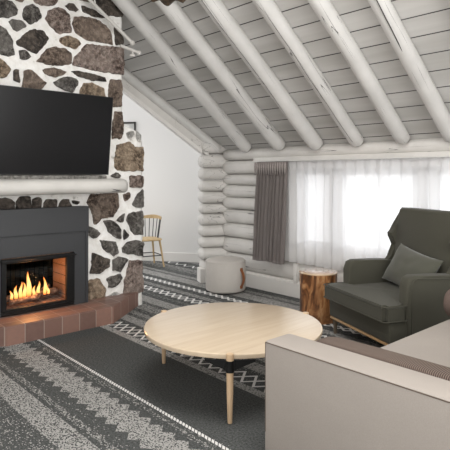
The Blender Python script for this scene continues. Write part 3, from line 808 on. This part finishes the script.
m1.inputs[0].default_value = .62; nt.links.new(df.outputs[0], m1.inputs[1]); nt.links.new(tl.outputs[0], m1.inputs[2])
m2.inputs[0].default_value = .84; nt.links.new(tr.outputs[0], m2.inputs[1]); nt.links.new(m1.outputs[0], m2.inputs[2]); nt.links.new(m2.outputs[0], o_.inputs[0])
sh = thing('sheer_curtain', (-2.5, 4.85, .42), 'long white sheer curtain pulled across the whole window', 'curtain')
bm = curtain_mesh(-4.30, -.15, 4.880, .43, 1.668, 30, .028, 8, header=.2, per=12, nz=24)
o = ppart('panel', bm, M_sheer, sh)
for p_ in o.data.polygons: p_.use_smooth = True
bm = curtain_mesh(-4.30, -.15, 4.888, 1.58, 1.668, 46, .010, 9, header=.2, per=8, nz=3)
o = ppart('heading_tape', bm, M_sheer, sh)
bm = bmesh.new(); box(bm, -4.80, 1.0, 4.83, 4.885, 1.670, 1.680)
M_track = mat('curtain_track_white', (.6, .59, .57), .5)
tag(obj('curtain_track', bm, M_track), 'thin white curtain track under the header board', 'curtain rail')

# ================================================================== pouf
M_pouf = fabric('pale_pouf_fabric', (0.50, 0.47, 0.435), 220, .08)
pf_ = thing('pouf', (-4.995, 4.525, 0), 'round off-white upholstered pouf with leather handle in the log corner', 'pouf')
R_ = .258
bm = bmesh.new()
prof = [(0, .012), (R_-.03, .012), (R_-.008, .022), (R_, .04), (R_+.003, .2), (R_, .385), (R_-.008, .402), (R_-.022, .412), (R_-.05, .419), (R_*.5, .428), (0, .432)]
lathe(bm, prof, 64); obj('cover', bm, M_pouf, pf_, 50)
bm = bmesh.new(); tube(bm, [((R_+.000)*math.cos(a*2*PI/64), (R_+.000)*math.sin(a*2*PI/64), .392) for a in range(64)], .005, 6, closed=True)
obj('piping', bm, M_pouf, pf_, 60)
M_lea = mat('tan_leather', (0.26, 0.095, 0.035), .5)
ca = math.atan2(-4.52, 5.01)+.86    # handle faces right of the viewer
ct = Vector((math.cos(ca), math.sin(ca), 0)); tt = Vector((-ct.y, ct.x, 0))
bm = bmesh.new(); K = 14; rr = []
for k in range(K+1):
    t = k/K; z = .09+.21*t; off = R_+.006+.035*math.sin(PI*t)
    w_ = .020
    c0 = ct*off+Vector((0, 0, z)); rr.append([bm.verts.new(c0-tt*w_), bm.verts.new(c0+tt*w_), bm.verts.new(c0+tt*w_+ct*.006), bm.verts.new(c0-tt*w_+ct*.006)])
for A, B in zip(rr, rr[1:]):
    for k in range(4): bm.faces.new((A[k], A[(k+1) % 4], B[(k+1) % 4], B[k]))
bm.faces.new(rr[0]); bm.faces.new(rr[-1][::-1])
hd = obj('handle', bm, M_lea, pf_, 40); hd['label'] = 'tan leather handle'
for z in (.085, .305):
    bm = bmesh.new()
    c0 = ct*(R_+.004)+Vector((0, 0, z)); Mh = Matrix.Translation(c0) @ Matrix(((tt.x, 0, ct.x, 0), (tt.y, 0, ct.y, 0), (0, 1, 0, 0), (0, 0, 0, 1)))
    box(bm, -.022, .022, -.02, .02, -.004, .008, .003, M=Mh)
    obj('handle_tab', bm, M_lea, pf_, 40)['label'] = 'tan leather tab holding the handle'

# ================================================================== stump table
M_bark = mat('glossy_stump_wood', (0.30, 0.13, 0.05), .32); n = N(M_bark)
f = n.noise(n.co((5, 5, 1.6)), 2.2, 6, .6, 1.6); g = n.noise(n.co(), 8, 4)
c = n.ramp(f, [(.36, (.03, .012, .006)), (.46, (.13, .05, .018)), (.55, (.34, .15, .055)), (.66, (.56, .33, .16))])
n.base(n.mix(n.val(g, .35, .65, 0, .5), c, (.20, .085, .035))); n.bump(f, .5, .01)
M_stop = mat('stump_top_wood', (0.45, 0.29, 0.17), .12); M_stop.node_tree.nodes['Principled BSDF'].inputs['Coat Weight'].default_value = 1; n = N(M_stop)
wv = n.new('ShaderNodeTexWave'); wv.wave_type = 'RINGS'; wv.rings_direction = 'Z'; wv.inputs['Scale'].default_value = 9; wv.inputs['Distortion'].default_value = 2.5; n.lk(n.co(), wv.inputs['Vector'])
n.base(n.ramp(wv.outputs['Fac'], [(0, (.30, .16, .08)), (.6, (.50, .33, .20)), (1, (.56, .40, .26))]))
stp = thing('stump_table', (-3.36, 4.35, 0), 'polished tree stump side table between curtain and green armchair', 'side table')
bm = bmesh.new(); rings = []; seg = 56; SR = .195
for j in range(21):
    z = .485*j/20; ring = []
    for k in range(seg):
        an = 2*PI*k/seg; r = SR*(1+.05*noise.noise(Vector((math.cos(an)*1.3, math.sin(an)*1.3, z*1.5)))+.04*noise.noise(Vector((math.cos(an)*4, math.sin(an)*4, z*3)))-.05*math.sin(PI*z/.485))
        ring.append(bm.verts.new((r*math.cos(an), r*math.sin(an), z)))
    rings.append(ring)
for A, B in zip(rings, rings[1:]):
    for k in range(seg): bm.faces.new((A[k], A[(k+1) % seg], B[(k+1) % seg], B[k]))
bm.faces.new(rings[0][::-1]); bm.faces.new(rings[-1])
obj('trunk', bm, M_bark, stp, 60)
bm = bmesh.new(); top = []
outl = [(SR*(1.0+.05*noise.noise(Vector((math.cos(2*PI*k/seg)*1.3, math.sin(2*PI*k/seg)*1.3, .7)))+.02*noise.noise(Vector((math.cos(2*PI*k/seg)*4, math.sin(2*PI*k/seg)*4, 1.45)))), 2*PI*k/seg) for k in range(seg)]
rings = []
for s, z in ((1, .484), (1.015, .490), (1.0, .499), (.97, .502)): rings.append([bm.verts.new((r*s*math.cos(a), r*s*math.sin(a), z)) for r, a in outl])
for A, B in zip(rings, rings[1:]):
    for k in range(seg): bm.faces.new((A[k], A[(k+1) % seg], B[(k+1) % seg], B[k]))
bm.faces.new(rings[0][::-1]); bm.faces.new(rings[-1])
obj('tabletop', bm, M_stop, stp, 40)['label'] = 'glossy ringed top face'

# ================================================================== coffee table
M_oak = wood('pale_oak', (0.60, 0.485, 0.355), (0.54, 0.43, 0.31), 'y', 2.0, .2)
M_oak.node_tree.nodes['Principled BSDF'].inputs['Coat Weight'].default_value = .35; M_oak.node_tree.nodes['Principled BSDF'].inputs['Coat Roughness'].default_value = .16
M_oakl = wood('pale_oak_leg', (0.56, 0.40, 0.255), (0.50, 0.35, 0.21), 'z', 2.0, .4)
TC = Vector((-2.765, 2.578, 0)); TR = .641
ctb = thing('coffee_table', TC, 'large round pale oak coffee table on three peg legs', 'coffee table')
bm = bmesh.new(); lathe(bm, [(0, .384), (TR-.02, .384), (TR-.003, .388), (TR, .394), (TR, .414), (TR-.003, .419), (TR-.008, .420), (0, .420)], 128); obj('tabletop', bm, M_oak, ctb, 30)
for (x, y) in ((-2.276, 2.095), (-3.405, 2.405), (-2.598, 3.205)):
    d = (Vector((x, y, 0))-TC); d.normalize(); p = d*(TR+.006); tg = Vector((-d.y, d.x, 0))
    bm = bmesh.new()
    tube(bm, [p+Vector((0, 0, z)) for z in (.330, .40, .421, .424)], [.0235, .0235, .0235, .020], 24)
    tube(bm, [p+Vector((0, 0, z))+d*.0 for z in (.005, .01, .18, .331)], [.013, .0145, .020, .0225], 24)
    obj('leg', bm, M_oakl, ctb, 40)
    bm = bmesh.new()
    tube(bm, [p+Vector((0, 0, z)) for z in (.314, .3835)], [.0268, .0268], 24)
    for s, dr_ in ((1, (tg-d*.13).normalized()), (-1, (-tg-d*.13).normalized())):
        t2_ = Vector((-dr_.y, dr_.x, 0))*.004
        pts = [p+dr_*.015+Vector((0, 0, .318)), p+dr_*.155+Vector((0, 0, .372)), p+dr_*.155+Vector((0, 0, .3835)), p+dr_*.015+Vector((0, 0, .3835))]
        A = [bm.verts.new(q+t2_) for q in pts]; B = [bm.verts.new(q-t2_) for q in pts]
        bm.faces.new(A); bm.faces.new(B[::-1])
        for k in range(4): bm.faces.new((A[k], B[k], B[(k+1) % 4], A[(k+1) % 4]))
    obj('leg_bracket', bm, M_black, ctb, 40)['label'] = 'black metal bracket'

# ================================================================== armchair
cu = Vector((.92, -.39, 0)).normalized(); cv_ = Vector((.39, .92, 0)).normalized()
P0 = Vector((-3.035, 4.035, 0)); CW = .95
MC = Matrix(((cu.x, cv_.x, 0, 0), (cu.y, cv_.y, 0, 0), (0, 0, 1, 0), (0, 0, 0, 1)))
ac = bpy.data.objects.new('wing_armchair', None); C.objects.link(ac); ac.location = P0; ac.rotation_euler = (0, 0, math.atan2(cu.y, cu.x))
tag(ac, 'olive green velvet wing armchair with a wooden base rail by the window', 'armchair')
M_olive = fabric('olive_velvet', (0.056, 0.054, 0.040), 240, .12, .75, .2, 5)
n = N(M_olive); n.p.inputs['Sheen Weight'].default_value = .1; n.p.inputs['Sheen Roughness'].default_value = .5
M_cwood = wood('honey_wood', (0.42, 0.27, 0.13), (0.32, 0.19, 0.085), 'x', 3)
M_dwood = wood('dark_leg_wood', (0.13, 0.10, 0.07), (0.08, 0.06, 0.04), 'z', 3)
def ap(name, bm, m=M_olive, sm=50): return obj(name, bm, m, ac, sm)
bm = bmesh.new(); box(bm, .015, CW-.015, .03, .80, .165, .335, .015, 3); ap('seat_base', bm)
# T cushion with welting
def tcush(z0, z1, inset=0.0):
    o_ = [(-.0+inset, -.03+inset), (CW-inset, -.03+inset), (CW-inset, .195-inset), (CW-.125-inset, .195-inset), (CW-.125-inset, .66), (.125+inset, .66), (.125+inset, .195-inset), (0+inset, .195-inset)]
    return o_
bm = bmesh.new()
oc = tcush(0, 0); a = [bm.verts.new((x, y, .335)) for x, y in oc]; b = [bm.verts.new((x, y, .468)) for x, y in oc]
bm.faces.new(a[::-1]); tf = bm.faces.new(b)
for i in range(8): bm.faces.new((a[i], a[(i+1) % 8], b[(i+1) % 8], b[i]))
bmesh.ops.bevel(bm, geom=[e for e in bm.edges if abs(e.verts[0].co.z-e.verts[1].co.z) > .05], offset=.035, segments=4, affect='EDGES')
bmesh.ops.bevel(bm, geom=[e for e in bm.edges if abs(e.verts[0].co.z-e.verts[1].co.z) < .001 and len(e.link_faces) == 2 and any(abs(f.normal.z) > .9 for f in e.link_faces) and any(abs(f.normal.z) < .3 for f in e.link_faces)], offset=.018, segments=3, affect='EDGES')
top_ = [f for f in bm.faces if f.calc_center_median().z > .466 and len(f.verts) > 8]
if top_:
    r = bmesh.ops.poke(bm, faces=top_)
    for v in r['verts']: v.co.z += .02
ap('seat_cushion', bm)
def welt(pts, r=.006, closed=True):
    bm = bmesh.new(); tube(bm, pts, r, 8, closed=closed); return ap('welt', bm, M_olive, 180)
def roundpath(o_, z, r=.035):
    P = []
    n_ = len(o_)
    for i in range(n_):
        a, b, c = Vector(o_[i-1]), Vector(o_[i]), Vector(o_[(i+1) % n_])
        p0 = b+(a-b).normalized()*r; p1 = b+(c-b).normalized()*r
        for t in (0, .25, .5, .75, 1): P.append((*(p0*(1-t)**2+b*2*t*(1-t)+p1*t*t), z))
    return P
welt(roundpath(oc, .462), .0055); welt(roundpath(oc, .345), .0055)
# arms
for s, u0 in ((0, .0), (1, CW-.115)):
    bm = bmesh.new()
    outl = [(.185, .17), (.185, .60), (.21, .67), (.26, .690), (.50, .682), (.80, .668), (.80, .17)]
    Ma = Matrix(((0, 0, 1, u0), (1, 0, 0, 0), (0, 1, 0, 0), (0, 0, 0, 1)))
    slab(bm, outl, Ma, .115, .022, seg=4); ap('armrest', bm)
    w0 = u0+.115 if s else u0
    bm = bmesh.new(); tube(bm, [(w0, .225, .19), (w0, .227, .60), (w0, .25, .655), (w0, .285, .668), (w0, .50, .655), (w0, .78, .645)], .005, 8)
    ap('arm_piping', bm, M_olive, 180)
# back: reclined slab with rounded shoulders
bm = bmesh.new()
yb0, rec = .655, .115
Mb = Matrix(((1, 0, 0, 0), (0, .0, -1, 0), (0, 1, 0, 0), (0, 0, 0, 1)))
outl = [(.10, .30), (CW-.10, .30), (CW-.085, .95), (CW-.09, 1.165), (CW-.12, 1.18), (.12, 1.18), (.09, 1.165), (.085, .95)]
slab(bm, outl, Mb, .13, .022, seg=4)
for v in bm.verts: v.co.y += yb0+.13+(v.co.z-.30)/.88*rec
ap('backrest', bm)
# wings
for s in (0, 1):
    bm = bmesh.new()
    outl = [(.62, .66), (.77, .66), (.905, 1.175), (.845, 1.178), (.75, 1.0), (.672, .935), (.676, .90), (.745, .82), (.70, .72)]
    u0 = .025 if s == 0 else CW-.095
    Ma = Matrix(((0, 0, 1, u0), (1, 0, 0, 0), (0, 1, 0, 0), (0, 0, 0, 1)))
    slab(bm, outl, Ma, .07, .016, seg=3)
    ap('wing', bm)
# wooden rail and legs
bm = bmesh.new()
tube(bm, [(.03, .045, .150), (CW-.05, .045, .150), (CW-.02, .06, .150), (CW-.012, .09, .150), (CW-.012, .74, .150)], .0135, 12)
tube(bm, [(.012+.008, .05, .150), (.02, .74, .150)], .0135, 12); tube(bm, [(.02, .74, .150), (CW-.012, .74, .150)], .0135, 12)
ap('base_rail', bm, M_cwood)['label'] = 'honey coloured wooden base rail'
for x, y in ((.06, .07), (CW-.06, .07), (.06, .72), (CW-.06, .72)):
    bm = bmesh.new(); tube(bm, [(x, y, 0.0), (x, y, .165)], [.015, .023], 16); ap('leg', bm, M_dwood, 50)['label'] = 'round dark wooden leg'
# pillow on the armchair
M_pil = fabric('sage_pillow_velvet', (0.07, 0.07, 0.053), 200, .12, .75, .2)
N(M_pil).p.inputs['Sheen Weight'].default_value = .3
def pillow(bm, w, h, d, M, nx=28, ny=20):
    def P(i, j, s):
        u = -1+2*i/nx; v = -1+2*j/ny
        bul = (1-abs(u)**2.6)*(1-abs(v)**2.6); pin = 1-.10*(1-abs(v)**2)*abs(u)**3
        pin2 = 1-.10*(1-abs(u)**2)*abs(v)**3
        z = d*.5*(max(0, bul)**.55)*s+.006*noise.noise(Vector((u*3, v*3, s*2)))
        return M @ Vector((u*w/2*pin, v*h/2*pin2, z))
    for s in (1, -1):
        g = [[bm.verts.new(P(i, j, s)) for i in range(nx+1)] for j in range(ny+1)]
        for j in range(ny):
            for i in range(nx): bm.faces.new((g[j][i], g[j][i+1], g[j+1][i+1], g[j+1][i]))
    bmesh.ops.remove_doubles(bm, verts=bm.verts, dist=.0008)
bm = bmesh.new()
Mp = MC.copy(); Mp.translation = P0
Mpl = Mp @ Matrix.Translation((.475, .60, .640)) @ Matrix.Rotation(math.radians(-4), 4, 'Z') @ Matrix.Rotation(math.radians(7), 4, 'Y') @ Matrix.Rotation(math.radians(62), 4, 'X')
pillow(bm, .63, .385, .15, Mpl)
tag(obj('throw_pillow', bm, M_pil, None, 180), 'sage green lumbar pillow leaning in the green armchair', 'pillow')

# ================================================================== sofa
M_sofa = fabric('greige_sofa_fabric', (0.34, 0.305, 0.275), 320, .07, .85, .12, 4)
M_thread = mat('seam_thread', (.09, .065, .05), .8)
so = thing('sofa', (-1.3, 3.0, 0), 'light taupe sofa with a broad flat arm in the right foreground', 'sofa')
def spt(name, bm, m=M_sofa, sm=40):
    o = obj(name, bm, m, None, sm); o.parent = so; o.matrix_parent_inverse = Matrix.Translation(-so.location); return o
bm = bmesh.new(); box(bm, -1.915, -.62, 2.008, 2.212, .022, .622, .02, 4); spt('armrest', bm)
bm = bmesh.new()
for pts in ([(-1.903, 2.009, .14), (-1.903, 2.009, .613), (-.62, 2.009, .613)],):
    tube(bm, pts, .0028, 6)
spt('seam', bm, M_thread)
bm = bmesh.new(); box(bm, -1.66, -.62, 2.212, 4.02, .13, .30, .012, 3); spt('seat_frame', bm)
bm = bmesh.new(); box(bm, -1.70, -.86, 2.216, 4.00, .30, .470, .028, 4); spt('seat_cushion', bm)
bm = bmesh.new(); box(bm, -.86, -.62, 2.212, 4.02, .30, .80, .05, 4); spt('backrest', bm)
for x, y in ((-1.82, 2.07), (-.70, 2.07), (-1.58, 3.93), (-.70, 3.93)):
    bm = bmesh.new(); tube(bm, [(x, y, 0), (x, y, .14 if y > 2.1 else .03)], [.014, .022], 14); spt('leg', bm, M_oakl)
M_cord = mat('brown_corduroy', (0.12, 0.085, 0.07), .9, 0, .2); n = N(M_cord)
wv = n.new('ShaderNodeTexWave'); wv.bands_direction = 'X'; wv.inputs['Scale'].default_value = 33; wv.inputs['Distortion'].default_value = .4; n.lk(n.co(), wv.inputs['Vector'])
n.base(n.mix(wv.outputs['Fac'], (.04, .027, .022), (.20, .155, .13))); n.bump(wv.outputs['Fac'], .6, .004)
bm = bmesh.new(); pad(bm, -1.325, 2.283, .552, .435, .068, .080, e=.35, nu=48)
tag(obj('ribbed_cushion', bm, M_cord, None, 180), 'long brown ribbed cushion tucked along the inside of the sofa arm', 'cushion')
M_bol = fabric('brown_bolster', (0.12, 0.088, 0.075), 200, .15, .9, .3)
bm = bmesh.new(); cy, cz, r = 3.745, .578, .108
rings = []
for x, q in ((-1.72, 0), (-1.722, .4), (-1.718, .75), (-1.70, .93), (-1.67, 1), (-1.4, 1.01), (-1.05, 1), (-1.02, .93), (-1.0, .7), (-.995, 0)):
    if q == 0: rings.append([bm.verts.new((x, cy, cz))])
    else: rings.append([bm.verts.new((x, cy+r*q*math.cos(2*PI*k/40), cz+r*q*math.sin(2*PI*k/40))) for k in range(40)])
for A, B in zip(rings, rings[1:]):
    for k in range(40):
        k2 = (k+1) % 40
        if len(A) == 1: bm.faces.new((A[0], B[k], B[k2]))
        elif len(B) == 1: bm.faces.new((A[k], A[k2], B[0]))
        else: bm.faces.new((A[k], A[k2], B[k2], B[k]))
tag(obj('bolster', bm, M_bol, None, 70), 'round brown bolster at the far end of the sofa seat, at the right edge', 'cushion')

# ================================================================== spindle chair in the nook
M_chw = wood('light_chair_wood', (0.52, 0.38, 0.20), (0.42, 0.29, 0.14), 'x', 3)
M_chl = wood('light_chair_leg_wood', (0.50, 0.36, 0.19), (0.40, 0.27, 0.13), 'z', 3)
M_spb = mat('black_spindle_paint', (0.015, 0.016, 0.02), .5)
ch = thing('spindle_chair', (-7.22, 4.79, 0), 'pale wooden spindle-back chair with black spindles beside the chimney edge', 'chair', rz=math.atan2(.10, -.43))
# local x runs from the near-right leg to the far-right leg, local y away to the left is negative
bm = bmesh.new(); pad(bm, 0, 0, .445, .225, .225, .022, e=.55, nu=40, nv=12); obj('seat', bm, M_chw, ch, 60)
for x in (-.20, .20):
    for y in (-.20, .20):
        bm = bmesh.new(); tube(bm, [(x*1.08, y*1.08, 0), (x*.8, y*.8, .435)], [.013, .019], 12); obj('leg', bm, M_chl, ch, 60)
bm = bmesh.new()
for a_, b_ in (((-.205, -.205), (.205, -.205)), ((-.205, .205), (.205, .205)), ((-.205, -.2), (-.205, .2)), ((.205, -.2), (.205, .2))):
    z = .19; tube(bm, [(a_[0]*.95, a_[1]*.95, z), (b_[0]*.95, b_[1]*.95, z)], .008, 8)
obj('stretcher', bm, M_spb, ch, 60)
CB = (-2.3, 1.2)
A0, A1 = CB
K = 20; bm = bmesh.new(); rr = []
for k in range(K+1):
    t = k/K; an = A0+(A1-A0)*t; ct_ = Vector((math.cos(an), math.sin(an), 0)); R1 = .232
    hh = .022+.022*math.exp(-((t-.42)/.15)**2)
    rr.append([bm.verts.new(ct_*(R1-.011)+Vector((0, 0, .79-.02))), bm.verts.new(ct_*(R1+.011)+Vector((0, 0, .79-.02))), bm.verts.new(ct_*(R1+.011)+Vector((0, 0, .79+hh))), bm.verts.new(ct_*(R1-.011)+Vector((0, 0, .79+hh)))])
for A, B in zip(rr, rr[1:]):
    for k in range(4): bm.faces.new((A[k], A[(k+1) % 4], B[(k+1) % 4], B[k]))
bm.faces.new(rr[0]); bm.faces.new(rr[-1][::-1]); obj('crest_rail', bm, M_chw, ch, 40)
for k in range(11):
    an = A0+(A1-A0)*(k+.3)/10.6; bm = bmesh.new()
    tube(bm, [(.185*math.cos(an), .185*math.sin(an), .455), (.230*math.cos(an), .230*math.sin(an), .78)], .0065, 8); obj('spindle', bm, M_spb, ch, 60)
